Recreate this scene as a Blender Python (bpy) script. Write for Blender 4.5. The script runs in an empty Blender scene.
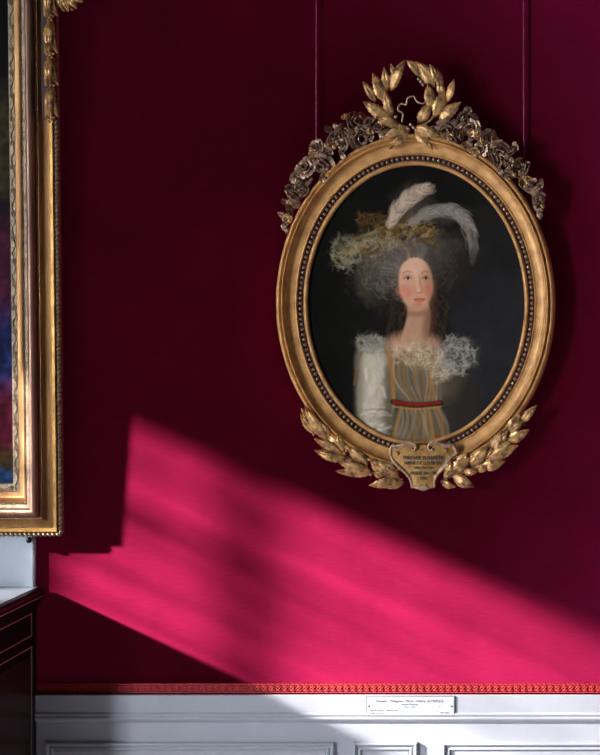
import bpy, math, random
import numpy as np
from mathutils import Vector, Matrix

random.seed(7)
rng = np.random.default_rng(7)
SC = bpy.context.scene
COL = SC.collection
PI = math.pi

# ------------------------------------------------------------------ camera
S = 0.0038                      # metres per photo pixel on the back wall
DIST = 5.0                      # camera distance from the back wall
RAIL_PY, RAIL_Z = 693.0, 0.80   # top of the white wainscot
VPX, VPY = 560.0, 345.0         # where the lens axis meets the wall
def PX(px): return (px - 300.0) * S
def PZ(py): return RAIL_Z + (RAIL_PY - py) * S
cx_w, cz_w = PX(VPX), PZ(VPY)
cd = bpy.data.cameras.new('camera')
cam = bpy.data.objects.new('camera', cd)
COL.objects.link(cam)
cam.location = (cx_w, -DIST, cz_w)
cam.rotation_euler = (PI / 2, 0, 0)
cd.sensor_fit = 'VERTICAL'
cd.sensor_height = 36.0
cd.lens = 36.0 * DIST / (755 * S)
cd.shift_x = (300 - VPX) / 755.0
cd.shift_y = -(377.5 - VPY) / 755.0
cd.clip_end = 100
SC.camera = cam

# ------------------------------------------------------------------ world, sun, exposure
SC.view_settings.view_transform = 'Standard'
SC.view_settings.look = 'None'
SC.view_settings.gamma = 1.0
SC.view_settings.exposure = 0.0
SC.view_settings.use_curve_mapping = False
w = bpy.data.worlds.new('world'); SC.world = w
w.use_nodes = True
wb = w.node_tree.nodes['Background']
wb.inputs[0].default_value = (0.45, 0.6, 1.0, 1)
wb.inputs[1].default_value = 0.35

SUNX, SUNZ = 2.5, -2.5 * 0.472
sd = bpy.data.lights.new('sun', 'SUN')
sd.energy = 31.5
sd.angle = math.radians(2.0)
sd.color = (1.0, 0.93, 0.9)
sun = bpy.data.objects.new('sun', sd); COL.objects.link(sun)
sun.rotation_euler = Vector((SUNX, 1.0, SUNZ)).to_track_quat('-Z', 'Y').to_euler()
sun.location = (-9, -4, 6)

def area(name, loc, target, sx, sz, power, color):
    a = bpy.data.lights.new(name, 'AREA')
    a.shape = 'RECTANGLE'; a.size = sx; a.size_y = sz
    a.energy = power; a.color = color
    o = bpy.data.objects.new(name, a); COL.objects.link(o)
    o.location = loc
    o.rotation_euler = (Vector(target) - Vector(loc)).to_track_quat('-Z', 'Y').to_euler()
    return o
# daylight of the sky standing outside the two windows of the left wall
area('sky_light_near', (-4.6, -1.9, 4.0), (-3.2, -1.7, 1.6), 2.6, 2.6, 10, (0.62, 0.75, 1.0))
area('sky_light_far', (-3.8, -4.35, 2.3), (0.2, -0.2, 1.5), 1.3, 2.6, 1500, (0.88, 0.92, 1.0))

# ------------------------------------------------------------------ helpers
def tag(o, label=None, cat=None, group=None, kind=None):
    if label: o['label'] = label
    if cat: o['category'] = cat
    if group: o['group'] = group
    if kind: o['kind'] = kind
    return o

def empty(name, loc, rot=(0, 0, 0)):
    o = bpy.data.objects.new(name, None); COL.objects.link(o)
    o.location = loc; o.rotation_euler = rot
    o.empty_display_size = 0.05
    return o

class MB:
    def __init__(self): self.v = []; self.f = []
    def add(self, vs, fs):
        n = len(self.v)
        self.v.extend([tuple(map(float, p)) for p in vs])
        self.f.extend([tuple(i + n for i in f) for f in fs])
    def box(self, x0, x1, y0, y1, z0, z1):
        vs = [(x0,y0,z0),(x1,y0,z0),(x1,y1,z0),(x0,y1,z0),(x0,y0,z1),(x1,y0,z1),(x1,y1,z1),(x0,y1,z1)]
        self.add(vs, [(0,3,2,1),(4,5,6,7),(0,1,5,4),(1,2,6,5),(2,3,7,6),(3,0,4,7)])
    def tube(self, pts, r, n=8, closed=False, flat=None):
        pts = [Vector(p) for p in pts]; m = len(pts)
        if callable(r): rs = [r(i / max(1, m - 1)) for i in range(m)]
        else: rs = [r] * m
        vs = []; up = None
        for i, p in enumerate(pts):
            if closed: d = pts[(i+1) % m] - pts[i-1]
            else: d = pts[min(i+1, m-1)] - pts[max(i-1, 0)]
            if d.length < 1e-9: d = Vector((0, 0, 1))
            d.normalize()
            if up is None:
                up = Vector((0, -1, 0)) if abs(d.y) < 0.9 else Vector((1, 0, 0))
            a = d.cross(up)
            if a.length < 1e-6: a = d.cross(Vector((1, 0.3, 0.2)))
            a.normalize(); b = a.cross(d).normalized(); up = b
            for k in range(n):
                t = 2 * PI * k / n
                vs.append(p + a * (math.cos(t) * rs[i]) + b * (math.sin(t) * rs[i]))
        fs = []
        for i in range(m if closed else m - 1):
            j = (i + 1) % m
            for k in range(n):
                fs.append((i*n+k, i*n+(k+1) % n, j*n+(k+1) % n, j*n+k))
        if not closed:
            fs.append(tuple(range(n))); fs.append(tuple((m-1)*n + k for k in reversed(range(n))))
        self.add(vs, fs)
    def ell(self, c, r, nu=8, nv=5, M=None):
        vs = []; fs = []
        for j in range(nv + 1):
            th = PI * j / nv
            for i in range(nu):
                ph = 2 * PI * i / nu
                p = Vector((r[0]*math.sin(th)*math.cos(ph), r[1]*math.cos(th), r[2]*math.sin(th)*math.sin(ph)))
                if M is not None: p = M @ p
                vs.append(Vector(c) + p)
        for j in range(nv):
            for i in range(nu):
                fs.append((j*nu+i, j*nu+(i+1) % nu, (j+1)*nu+(i+1) % nu, (j+1)*nu+i))
        self.add(vs, fs)
    def shell(self, G, th):
        """closed sheet of thickness th from a grid G[n][m][3]"""
        G = np.asarray(G, float); n, m = G.shape[:2]
        du = np.gradient(G, axis=0); dv = np.gradient(G, axis=1)
        N = np.cross(du, dv); L = np.linalg.norm(N, axis=2, keepdims=True); L[L < 1e-12] = 1
        N = N / L
        A = G + N * th / 2; B = G - N * th / 2
        vs = list(A.reshape(-1, 3)) + list(B.reshape(-1, 3)); o = n * m
        fs = []
        for i in range(n - 1):
            for j in range(m - 1):
                a = i*m+j; b = a+1; c = a+m+1; d = a+m
                fs.append((a, b, c, d)); fs.append((o+a, o+d, o+c, o+b))
        for i in range(n - 1):
            a = i*m; d = a+m; fs.append((a, d, o+d, o+a))
            a = i*m+m-1; d = a+m; fs.append((a, o+a, o+d, d))
        for j in range(m - 1):
            a = j; b = a+1; fs.append((a, o+a, o+b, b))
            a = (n-1)*m+j; b = a+1; fs.append((a, b, o+b, o+a))
        self.add(vs, fs)
    def build(self, name, mat, parent=None, smooth=True, angle=40):
        me = bpy.data.meshes.new(name)
        me.from_pydata(self.v, [], self.f); me.validate(); me.update()
        if mat: me.materials.append(mat)
        if smooth:
            me.polygons.foreach_set('use_smooth', [True] * len(me.polygons))
            me.set_sharp_from_angle(angle=math.radians(angle))
        o = bpy.data.objects.new(name, me); COL.objects.link(o)
        if parent: o.parent = parent
        return o

def text_obj(name, body, size, mat, parent, loc, rot=(PI/2, 0, 0), align='CENTER', depth=0.0004, fit=None, shear=0):
    c = bpy.data.curves.new('t', 'FONT'); c.body = body; c.size = size
    c.align_x = align; c.align_y = 'CENTER'; c.extrude = depth; c.shear = shear; c.resolution_u = 2
    t = bpy.data.objects.new('t', c); COL.objects.link(t)
    bpy.context.view_layer.update()
    dg = bpy.context.evaluated_depsgraph_get()
    me = bpy.data.meshes.new_from_object(t.evaluated_get(dg))
    bpy.data.objects.remove(t); bpy.data.curves.remove(c)
    me.materials.clear(); me.materials.append(mat)
    if fit:
        xs = [v.co.x for v in me.vertices]
        k = fit / max(1e-6, max(xs) - min(xs))
        for v in me.vertices: v.co.x *= k
    o = bpy.data.objects.new(name, me); COL.objects.link(o)
    o.parent = parent; o.location = loc; o.rotation_euler = rot
    return o

# ------------------------------------------------------------------ materials
def mat(name):
    m = bpy.data.materials.new(name); m.use_nodes = True
    nt = m.node_tree; b = nt.nodes['Principled BSDF']
    return m, nt, b
def setp(b, **k):
    for n, v in k.items():
        n = n.replace('_', ' ')
        if n in b.inputs: b.inputs[n].default_value = v
def nodes_noise(nt, scale, detail=4, rough=0.6, vec=(1, 1, 1), coord='Object'):
    tc = nt.nodes.new('ShaderNodeTexCoord'); mp = nt.nodes.new('ShaderNodeMapping')
    mp.inputs['Scale'].default_value = vec
    nz = nt.nodes.new('ShaderNodeTexNoise')
    nz.inputs['Scale'].default_value = scale; nz.inputs['Detail'].default_value = detail
    nz.inputs['Roughness'].default_value = rough
    nt.links.new(tc.outputs[coord], mp.inputs[0]); nt.links.new(mp.outputs[0], nz.inputs[0])
    return nz
def ramp(nt, src, stops):
    r = nt.nodes.new('ShaderNodeValToRGB'); e = r.color_ramp.elements
    while len(e) < len(stops): e.new(0.5)
    for i, (p, c) in enumerate(stops):
        e[i].position = p; e[i].color = (*c, 1)
    nt.links.new(src, r.inputs[0]); return r
def bump(nt, b, src, strength, dist):
    bp = nt.nodes.new('ShaderNodeBump'); bp.inputs['Strength'].default_value = strength
    bp.inputs['Distance'].default_value = dist
    nt.links.new(src, bp.inputs['Height']); nt.links.new(bp.outputs[0], b.inputs['Normal'])
    return bp
def simple(name, col, rough=0.5, metal=0.0, var=0.15, scale=30, bmp=0.0, spec=0.5, vec=(1,1,1), coat=0.0):
    m, nt, b = mat(name)
    setp(b, Roughness=rough, Metallic=metal)
    b.inputs['Specular IOR Level'].default_value = spec
    b.inputs['Coat Weight'].default_value = coat
    nz = nodes_noise(nt, scale, vec=vec)
    lo = tuple(c * (1 - var) for c in col); hi = tuple(min(1, c * (1 + var)) for c in col)
    r = ramp(nt, nz.outputs[0], [(0.3, lo), (0.7, hi)])
    nt.links.new(r.outputs[0], b.inputs['Base Color'])
    if bmp: bump(nt, b, nz.outputs[0], 0.5, bmp)
    return m
def gold(name, light, dark, metal=0.75, rough=0.38, scale=18, thr=(0.3, 0.62), vec=(1, 1, 1)):
    m, nt, b = mat(name)
    nz = nodes_noise(nt, scale, 8, 0.65, vec)
    r = ramp(nt, nz.outputs[0], [(thr[0], dark), (thr[1], light)])
    nt.links.new(r.outputs[0], b.inputs['Base Color'])
    setp(b, Metallic=metal)
    rr = ramp(nt, nz.outputs[0], [(0.2, (rough + .2,) * 3), (0.8, (rough,) * 3)])
    nt.links.new(rr.outputs[0], b.inputs['Roughness'])
    n2 = nodes_noise(nt, scale * 9, 3)
    bump(nt, b, n2.outputs[0], 0.25, 0.001)
    return m

# crimson silk wall fabric
def fabric():
    m, nt, b = mat('crimson_wall_silk')
    nz = nodes_noise(nt, 3.0, 5, 0.6, (1, 1, 1))
    n2 = nodes_noise(nt, 60.0, 3, 0.6, (0.35, 1, 3.0))
    mx = nt.nodes.new('ShaderNodeMath'); mx.operation = 'ADD'
    ml = nt.nodes.new('ShaderNodeMath'); ml.operation = 'MULTIPLY'; ml.inputs[1].default_value = 0.6
    nt.links.new(n2.outputs[0], ml.inputs[0])
    nt.links.new(nz.outputs[0], mx.inputs[0]); nt.links.new(ml.outputs[0], mx.inputs[1])
    r = ramp(nt, mx.outputs[0], [(0.5, (0.009, 0.0001, 0.0005)), (1.0, (0.016, 0.0001, 0.0010))])
    # silk velvet pile: a velvet lobe over the dyed ground
    sh = nt.nodes.new('ShaderNodeBsdfSheen'); sh.distribution = 'ASHIKHMIN'
    sh.inputs['Roughness'].default_value = 0.95
    rs = ramp(nt, mx.outputs[0], [(0.5, (0.58, 0.019, 0.108)), (1.0, (0.80, 0.030, 0.158))])
    nt.links.new(rs.outputs[0], sh.inputs['Color'])
    ads = nt.nodes.new('ShaderNodeAddShader')
    nt.links.new(b.outputs[0], ads.inputs[0]); nt.links.new(sh.outputs[0], ads.inputs[1])
    nt.links.new(ads.outputs[0], nt.nodes['Material Output'].inputs[0])
    nt.links.new(r.outputs[0], b.inputs['Base Color'])
    setp(b, Roughness=0.75)
    b.inputs['Specular IOR Level'].default_value = 0.0
    # fabric width seams
    tc = nt.nodes.new('ShaderNodeTexCoord'); sx = nt.nodes.new('ShaderNodeSeparateXYZ')
    nt.links.new(tc.outputs['Object'], sx.inputs[0])
    a = nt.nodes.new('ShaderNodeMath'); a.operation = 'ADD'; a.inputs[1].default_value = 8 * 2.6 - PX(185)
    nt.links.new(sx.outputs[0], a.inputs[0])
    mo = nt.nodes.new('ShaderNodeMath'); mo.operation = 'PINGPONG'; mo.inputs[1].default_value = 1.3
    nt.links.new(a.outputs[0], mo.inputs[0])
    sm = nt.nodes.new('ShaderNodeMapRange'); sm.inputs['From Min'].default_value = 0.0; sm.inputs['From Max'].default_value = 0.003
    nt.links.new(mo.outputs[0], sm.inputs['Value'])
    ad = nt.nodes.new('ShaderNodeMath'); ad.operation = 'MULTIPLY_ADD'
    ad.inputs[1].default_value = 0.25
    nt.links.new(n2.outputs[0], ad.inputs[0]); nt.links.new(sm.outputs[0], ad.inputs[2])
    bump(nt, b, ad.outputs[0], 0.2, 0.001)
    return m
M = {}
M['fabric'] = fabric()
M['braid'] = simple('red_braid', (0.50, 0.022, 0.028), 0.6, 0, 0.3, 200, 0.0004)
M['braid_ground'] = simple('dark_red_braid_ground', (0.16, 0.006, 0.010), 0.8, 0, 0.2, 200)
M['white'] = simple('white_wainscot_paint', (0.41, 0.43, 0.47), 0.38, 0, 0.04, 9, 0.0006)
M['white2'] = simple('pale_grey_paint', (0.50, 0.57, 0.64), 0.45, 0, 0.05, 12, 0.0005)
M['plaster'] = simple('ceiling_plaster', (0.16, 0.15, 0.14), 0.9, 0, 0.05, 5)
M['leftwall'] = simple('side_wall_paint', (0.07, 0.065, 0.065), 0.9, 0, 0.1, 5)
M['wood_floor'] = simple('grey_brown_floor', (0.24, 0.235, 0.26), 0.4, 0, 0.3, 6, 0.001, vec=(1, 8, 1))
M['gold'] = gold('aged_gilding', (0.72, 0.385, 0.125), (0.38, 0.175, 0.055), 0.2, 0.40, 20)
M['gold_dark'] = gold('tarnished_gilding', (0.56, 0.37, 0.23), (0.085, 0.038, 0.032), 0.45, 0.32, 45, (0.36, 0.66))
M['gold_leaf'] = gold('gilded_leaves', (0.72, 0.42, 0.15), (0.15, 0.065, 0.035), 0.45, 0.32, 40, (0.38, 0.6))
M['gold_bead'] = gold('gilded_beads', (0.50, 0.34, 0.24), (0.22, 0.12, 0.10), 0.6, 0.22, 80)
M['gold_lft'] = gold('deep_gilding', (0.40, 0.22, 0.07), (0.18, 0.07, 0.025), 0.6, 0.34, 7, (0.3, 0.7), (3, 1, 0.5))
M['gold_pale'] = gold('pale_carved_gilding', (0.36, 0.28, 0.17), (0.10, 0.06, 0.04), 0.4, 0.42, 60)
M['gold_brt'] = gold('bright_gilding', (0.50, 0.28, 0.07), (0.28, 0.13, 0.03), 0.6, 0.3, 25)
M['bole'] = gold('violet_brown_gilding', (0.30, 0.17, 0.10), (0.13, 0.055, 0.045), 0.6, 0.26, 9, (0.3, 0.65), (4, 1, 0.5))
M['channel'] = simple('dark_brown_backing', (0.05, 0.02, 0.015), 0.7, 0, 0.2, 60)  # dark brown behind the beading and in the gaps of the husk drop
M['gold_rim'] = gold('rubbed_rim_gilding', (0.62, 0.42, 0.25), (0.26, 0.13, 0.075), 0.4, 0.34, 60)
M['cord'] = simple('crimson_rod_paint', (0.18, 0.008, 0.05), 0.4, 0, 0.1, 60)
M['ebony'] = simple('ebony_veneer', (0.008, 0.006, 0.006), 0.3, 0, 0.3, 20, 0, 0.12)
M['lacquer'] = simple('tortoiseshell_panel', (0.03, 0.014, 0.012), 0.25, 0, 0.5, 25, 0, 0.2)
M['brass'] = simple('brass_inlay', (0.46, 0.31, 0.24), 0.35, 0.25, 0.2, 60)
M['marble'] = simple('grey_marble', (0.20, 0.22, 0.25), 0.2, 0, 0.12, 8)
M['iron'] = simple('black_iron', (0.02, 0.02, 0.025), 0.4, 0.6, 0.2, 40)
M['plate'] = simple('silvered_label_plate', (0.62, 0.66, 0.72), 0.35, 0.2, 0.04, 40)
M['ink'] = simple('black_engraving', (0.03, 0.03, 0.05), 0.6, 0, 0.1, 40)
M['plate_edge'] = simple('label_bevel', (0.35, 0.38, 0.42), 0.3, 0.6, 0.05, 40)
M['shellgold'] = gold('cartouche_gilding', (0.72, 0.42, 0.12), (0.28, 0.12, 0.05), 0.6, 0.3, 30, (0.3, 0.65))

def glass():
    m = bpy.data.materials.new('beam_streak_glass'); m.use_nodes = True
    nt = m.node_tree; nt.nodes.clear()
    out = nt.nodes.new('ShaderNodeOutputMaterial')
    tr = nt.nodes.new('ShaderNodeBsdfTransparent'); gl = nt.nodes.new('ShaderNodeBsdfGlossy')
    gl.inputs['Roughness'].default_value = 0.05
    mx = nt.nodes.new('ShaderNodeMixShader'); mx.inputs[0].default_value = 0.05
    nz = nodes_noise(nt, 1.0, 7, 0.7, (1, .8, 17.0))
    r = ramp(nt, nz.outputs[0], [(0.37, (0.24, 0.24, 0.26)), (0.57, (0.98, 0.98, 0.98))])  # streaks put into the unseen panes to pattern the sun beam
    nt.links.new(r.outputs[0], tr.inputs[0])
    nt.links.new(tr.outputs[0], mx.inputs[1]); nt.links.new(gl.outputs[0], mx.inputs[2])
    nt.links.new(mx.outputs[0], out.inputs[0])
    return m
M['glass'] = glass()

# ------------------------------------------------------------------ the room
XL, XR, YF, ZC = -3.2, 3.6, -7.5, 4.6
b = MB(); b.box(XL - .3, XR + .2, 0, 0.2, 0, ZC); tag(b.build('wall_back', M['fabric'], smooth=False), kind='structure')
b = MB(); b.box(XL - .3, XR + .2, YF - .2, .2, -0.2, 0); tag(b.build('floor', M['wood_floor'], smooth=False), kind='structure')
b = MB(); b.box(XL - .3, XR + .2, YF - .2, .2, ZC, ZC + .2); tag(b.build('ceiling', M['plaster'], smooth=False), kind='structure')
b = MB(); b.box(XR, XR + .2, YF, 0, 0, ZC); tag(b.build('wall_right', M['leftwall'], smooth=False), kind='structure')
b = MB(); b.box(XL - .3, XR + .2, YF - .2, YF, 0, ZC); tag(b.build('wall_front', M['leftwall'], smooth=False), kind='structure')
# left wall with two tall windows
WZ0, WZ1 = 0.45, 3.175
WINS = [(-2.62, -0.926), (-4.75, -3.5)]
b = MB()
ys = [YF] + [v for wv in sorted(WINS) for v in wv] + [0]
for i in range(0, len(ys), 2): b.box(XL - .3, XL, ys[i], ys[i+1], 0, ZC)
for (a0, a1) in WINS:
    b.box(XL - .3, XL, a0, a1, 0, WZ0); b.box(XL - .3, XL, a0, a1, WZ1, ZC)
tag(b.build('wall_left', M['leftwall'], smooth=False), kind='structure')
for wi, (a0, a1) in enumerate(WINS):
    b = MB(); x0, x1 = XL - .2, XL - .14
    f = 0.05; mid = -1.27 if wi == 0 else (a0 + a1) / 2
    b.box(x0, x1, a0, a0 + f, WZ0, WZ1); b.box(x0, x1, a1 - f, a1, WZ0, WZ1)
    b.box(x0, x1, a0 + f, a1 - f, WZ0, WZ0 + f); b.box(x0, x1, a0 + f, a1 - f, WZ1 - .035, WZ1)
    b.box(x0 - .01, x1 + .01, mid - .022, mid + .022, WZ0 + f, WZ1 - .035)
    for z in (2.79, 1.9, 1.2):
        b.box(x0 + .015, x1 - .015, a0 + f, mid - .035, z - .014, z + .014)
        b.box(x0 + .015, x1 - .015, mid + .035, a1 - f, z - .014, z + .014)
    wo = tag(b.build('window_%d' % (wi + 1), M['white'], smooth=False), kind='structure')
    for (y0, y1) in ((a0 + f, mid - .035), (mid + .035, a1 - f)):
        g = MB(); g.box(XL - .172, XL - .168, y0, y1, WZ0 + f, WZ1 - .035)
        g.build('pane', M['glass'], wo, smooth=False)

# ---- white casing strip behind the large frame (left of the fabric)
XT = PX(36)
b = MB(); b.box(PX(-330), XT - .004, -0.022, 0, 0, ZC); b.box(PX(-330), XT, -0.018, 0, 0, ZC)
tag(b.build('trim_1', M['white2'], smooth=False), kind='structure')

# ---- wainscot
def rect_sweep(mb, x0, x1, z0, z1, prof, y=0.0, sgn=-1):
    """prof: (inset, height) ; rectangle x0..x1,z0..z1 ; sgn -1 = inset grows inward"""
    n = len(prof); vs = []
    for (t, h) in prof:
        q = -t * sgn if sgn < 0 else -t
        for (cx, cz, sx, sz) in ((x0, z0, 1, 1), (x1, z0, -1, 1), (x1, z1, -1, -1), (x0, z1, 1, -1)):
            vs.append((cx + sx * q, y - h, cz + sz * q))
    fs = []
    for i in range(n - 1):
        for k in range(4):
            l = (k + 1) % 4
            fs.append((i*4+k, i*4+l, (i+1)*4+l, (i+1)*4+k))
    mb.add(vs, fs)
def hsweep(mb, x0, x1, prof):
    """horizontal moulding; prof = (y, z) outline"""
    n = len(prof)
    vs = [(x0, p[0], p[1]) for p in prof] + [(x1, p[0], p[1]) for p in prof]
    fs = [(i, i+1, n+i+1, n+i) for i in range(n - 1)]
    fs += [tuple(range(n)), tuple(reversed(range(n, 2*n)))]
    mb.add(vs, fs)
dz = lambda py: PZ(py)
b = MB()
b.box(XT, XR, -0.020, 0, 0, RAIL_Z)
# chair rail: flat band, then a stepped moulding
prof = [(0, RAIL_Z), (-.030, RAIL_Z), (-.032, RAIL_Z - .002), (-.032, dz(710.2)), (-.035, dz(710.6)), (-.038, dz(711.6)),
        (-.038, dz(712.6)), (-.033, dz(713.2)), (-.033, dz(714.2)), (-.0375, dz(714.8)), (-.0385, dz(716)), (-.037, dz(717.2)),
        (-.034, dz(718)), (-.029, dz(719.5)), (-.024, dz(720.3)), (-.020, dz(721)), (0, dz(721))]
hsweep(b, XT, XR, prof)
pz1, pz0 = dz(740.2), 0.20
mould = [(0, .020), (0, .031), (.003, .036), (.007, .037), (.010, .033), (.011, .028), (.016, .024), (.022, .030), (.026, .031), (.029, .027), (.031, .0202)]
def field(x0, x1):
    rect_sweep(b, x0, x1, pz0, pz1, mould)
    b.box(x0 + .034, x1 - .034, -.0225, -.0195, pz0 + .034, pz1 - .034)
for (x0, x1) in ((PX(48), PX(335.5)), (PX(354.5), PX(418)), (PX(443), PX(730)), (PX(750), PX(813)), (PX(838), PX(1120))):
    field(x0, x1)
tag(b.build('trim_2', M['white'], angle=30), kind='structure')
# skirting
b = MB(); b.box(XT, XR, -.05, -.0, 0, .14); b.box(XT, XR, -.058, 0, 0, .10)
tag(b.build('baseboard_back', M['white'], smooth=False), kind='structure')

# ---- red woven braid over the wainscot
b = MB()
zt, zb = PZ(683.3), PZ(692.8); zc = (zt + zb) / 2; xs0, xs1 = PX(36.2), XR - .01
b.box(xs0, xs1, -.003, 0, zb, zt)
band = tag(b.build('trim_3', M['braid_ground'], smooth=False), kind='structure')
b = MB()
N = int((xs1 - xs0) / (S * 1.0)); per = 13.6 * S
for st in range(4):
    pts = []
    for i in range(N + 1):
        x = xs0 + (xs1 - xs0) * i / N; t = 2 * PI * (x / per) + st * PI / 2
        pts.append((x, -.0046 - .0020 * math.cos(2 * t + st * PI), zc + .0095 * math.sin(t)))
    b.tube(pts, .0021, 5)
for zz in (zt - .0022, zb + .0022):
    pts = [(xs0 + (xs1 - xs0) * i / N, -.0045 - .0006 * math.sin(i * 1.3), zz) for i in range(N + 1)]
    b.tube(pts, .0022, 5)
i = 0
x = xs0
while x < xs1:                      # tiny picots along the upper edge
    b.ell((x, -.002, zt + .0010), (.0008, .002, .0022), 4, 3); x += S * 1.25
b.build('woven_strands', M['braid'], band, angle=60)

# ------------------------------------------------------------------ frame space helper
class FS:
    """local frame space in photo pixels: u right, v up, h out of the wall"""
    def __init__(self, s, cpx, cpy): self.s = s; self.cx = cpx; self.cy = cpy
    def p(self, px, py, h): return ((px - self.cx) * self.s, -h * self.s, (self.cy - py) * self.s)

def leaf(mb, fs, base, tip, wid, h0=14, h1=17, arch=3.0, roll=0.0, serr=0.16, nu=15, side=0.0, th=0.7):
    b0 = np.array(base, float); t0 = np.array(tip, float)
    d = t0 - b0; L = np.linalg.norm(d); d /= L; n = np.array([-d[1], d[0]])
    G = []
    for i in range(nu):
        t = i / (nu - 1)
        wd = wid * .95 / 2 * (math.sin(PI * min(1, t ** 0.78)) ** 0.9 * 0.97 + 0.07 * (1 - t))
        if 0.12 < t < 0.93: wd *= 1 + serr * (1 if i % 2 else -0.6)
        row = []
        bend = side * math.sin(PI * t)
        for k in range(7):
            s = (k - 3) / 3
            q = b0 + d * L * t + n * (s * wd + bend)
            if abs(s) > 0.9: q = q + d * 0.5
            hh = h0 + (h1 - h0) * t + arch * math.sin(PI * t)
            hh += 0.20 * wid * (1 - s * s) ** 1 * (0.9) - (1.1 if k == 3 else 0) + roll * s * wd
            row.append(fs.p(q[0], q[1], hh))
        G.append(row)
    mb.shell(G, th * fs.s)

def petal_patch(c, fs, ang, span, r0, r1, hb, ht, curl, ax, nrm=5, nv=5):
    """c: centre (px,py,h). ax: 3x3 rotation of the flower"""
    G = []
    for i in range(nv):
        v = i / (nv - 1); row = []
        for k in range(nrm):
            u = -1 + 2 * k / (nrm - 1)
            a = ang + u * span * (0.45 + 0.55 * math.sin(PI * (0.15 + 0.6 * v)))
            r = r0 + (r1 - r0) * v ** 0.8 + curl * max(0, v - 0.7) / 0.3
            hh = hb + (ht - hb) * math.sin(v * PI / 2) - 0.25 * (ht - hb) * u * u * v - curl * 0.4 * max(0, v - 0.8) / 0.2
            loc = Vector((r * math.cos(a), r * math.sin(a), hh)); loc = ax @ loc
            row.append(fs.p(c[0] + loc.x, c[1] + loc.y, c[2] + loc.z))
        G.append(row)
    return G

def rose(mb, fs, c, r, tilt=(0, 0), seed=0):
    rr = random.Random(seed)
    ax = Matrix.Rotation(tilt[0], 3, 'X') @ Matrix.Rotation(tilt[1], 3, 'Y')
    for ring, (k, n, ht) in enumerate(((0.50, 3, 1.15), (0.80, 4, 0.85), (1.08, 5, 0.45))):
        off = rr.random() * 6
        for j in range(n):
            a = off + 2 * PI * (j + rr.uniform(-.15, .15)) / n
            G = petal_patch(c, fs, a, 1.15 * PI / n * rr.uniform(.85, 1.1), r * k * 0.42, r * k * rr.uniform(.82, 1.12),
                            0, r * ht * rr.uniform(.75, 1.15), r * rr.uniform(0.02, .10 + 0.16 * ring), ax, 7)
            for row in G[-2:]:                      # ruffled rim
                for q in range(len(row)):
                    row[q] = (row[q][0], row[q][1] + (.05 * r * fs.s if q % 2 else -.05 * r * fs.s), row[q][2])
            mb.shell(G, 0.07 * r * fs.s + 0.25 * fs.s)
    if seed % 3 == 0:
        loc = ax @ Vector((0, 0, r * .35))
        mb.ell(fs.p(c[0] + loc.x, c[1] + loc.y, c[2] + loc.z), (r * .2 * fs.s,) * 3, 6, 4)

def blossom(mb, fs, c, r, tilt=(0, 0), seed=0, n=5):
    rr = random.Random(seed)
    ax = Matrix.Rotation(tilt[0], 3, 'X') @ Matrix.Rotation(tilt[1], 3, 'Y')
    off = rr.random() * 6
    for j in range(n):
        G = petal_patch(c, fs, off + 2 * PI * j / n, PI / n * 0.95, r * .15, r, 0, r * .45, r * .1, ax, 5, 4)
        mb.shell(G, 0.5 * fs.s)
    loc = ax @ Vector((0, 0, r * .3))
    mb.ell(fs.p(c[0] + loc.x, c[1] + loc.y, c[2] + loc.z), (r * .24 * fs.s,) * 3, 6, 4)

def bud(mb, fs, c, r, ang, elong=1.6):
    d = Vector((math.cos(ang), 0, -math.sin(ang)))
    q = d.to_track_quat('Y', 'Z').to_matrix()
    mb.ell(fs.p(*c), (r * fs.s * .62, r * fs.s * elong * .6, r * fs.s * .62), 8, 6, q)
    for k in range(3):
        a = ang + (k - 1) * 0.5
        bx, by = c[0] - math.cos(ang) * r * elong * .6, c[1] - math.sin(ang) * r * elong * .6
        leaf(mb, fs, (bx, by), (bx + math.cos(a) * r * 1.3, by + math.sin(a) * r * 1.3), r * .6, c[2] + .2, c[2] + r * .4, 0.8, nu=7, th=.5)

# ------------------------------------------------------------------ oval portrait
DOV = 0.06
s_ov = S * (1 - DOV / DIST)
def frame_root(name, cpx, cpy, d, tilt, half_h_px, s):
    X = cx_w + (cpx - VPX) * s; Z = cz_w - (cpy - VPY) * s
    y = -(half_h_px * s * math.sin(tilt)) - 0.004
    return empty(name, (X, y, Z), (tilt, 0, 0))
OV = FS(s_ov, 415.6, 303.0)
TO = math.radians(1.2)
ov = frame_root('framed_portrait', 415.6, 303.0, DOV, TO, 185, s_ov)
tag(ov, 'oval gilt framed portrait of a lady in a plumed hat hanging on the crimson wall', 'framed portrait')

EA, EB = 110.2, 139.6
def ell_pt(phi, t):
    c, s_ = math.cos(phi), math.sin(phi)
    n = Vector((c / EA, s_ / EB)).normalized()
    return EA * c + n.x * t, EB * s_ + n.y * t
def ell_sweep(mb, prof, n=180):
    m = len(prof); vs = []
    for i in range(n):
        ph = 2 * PI * i / n
        for (t, h) in prof:
            x, z = ell_pt(ph, t); vs.append((x * s_ov, -h * s_ov, z * s_ov))
    fs = []
    for i in range(n):
        j = (i + 1) % n
        for k in range(m - 1):
            fs.append((i*m+k, j*m+k, j*m+k+1, i*m+k+1))
    mb.add(vs, fs)
b = MB()
ell_sweep(b, [(-1.5, 3), (-1.5, 7), (-.6, 8.4), (.6, 9), (1.8, 8.6), (2.6, 7.2), (3.2, 6), (3.3, 5)])
b.build('inner_lip', M['gold'], ov, angle=50)
b = MB(); ell_sweep(b, [(3.1, 5.4), (9, 5.4)]); b.build('bead_channel', M['channel'], ov)
b = MB()
ell_sweep(b, [(8.6, 4), (8.8, 9.6), (9.4, 10.6), (10.2, 10.4), (10.6, 9.8), (13, 9.9), (16, 10.6), (18.6, 11.9), (20.1, 13.8), (20.5, 16.2), (20.6, 14)])
b.build('wide_hollow_moulding', M['gold'], ov, angle=50)
b = MB()
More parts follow.
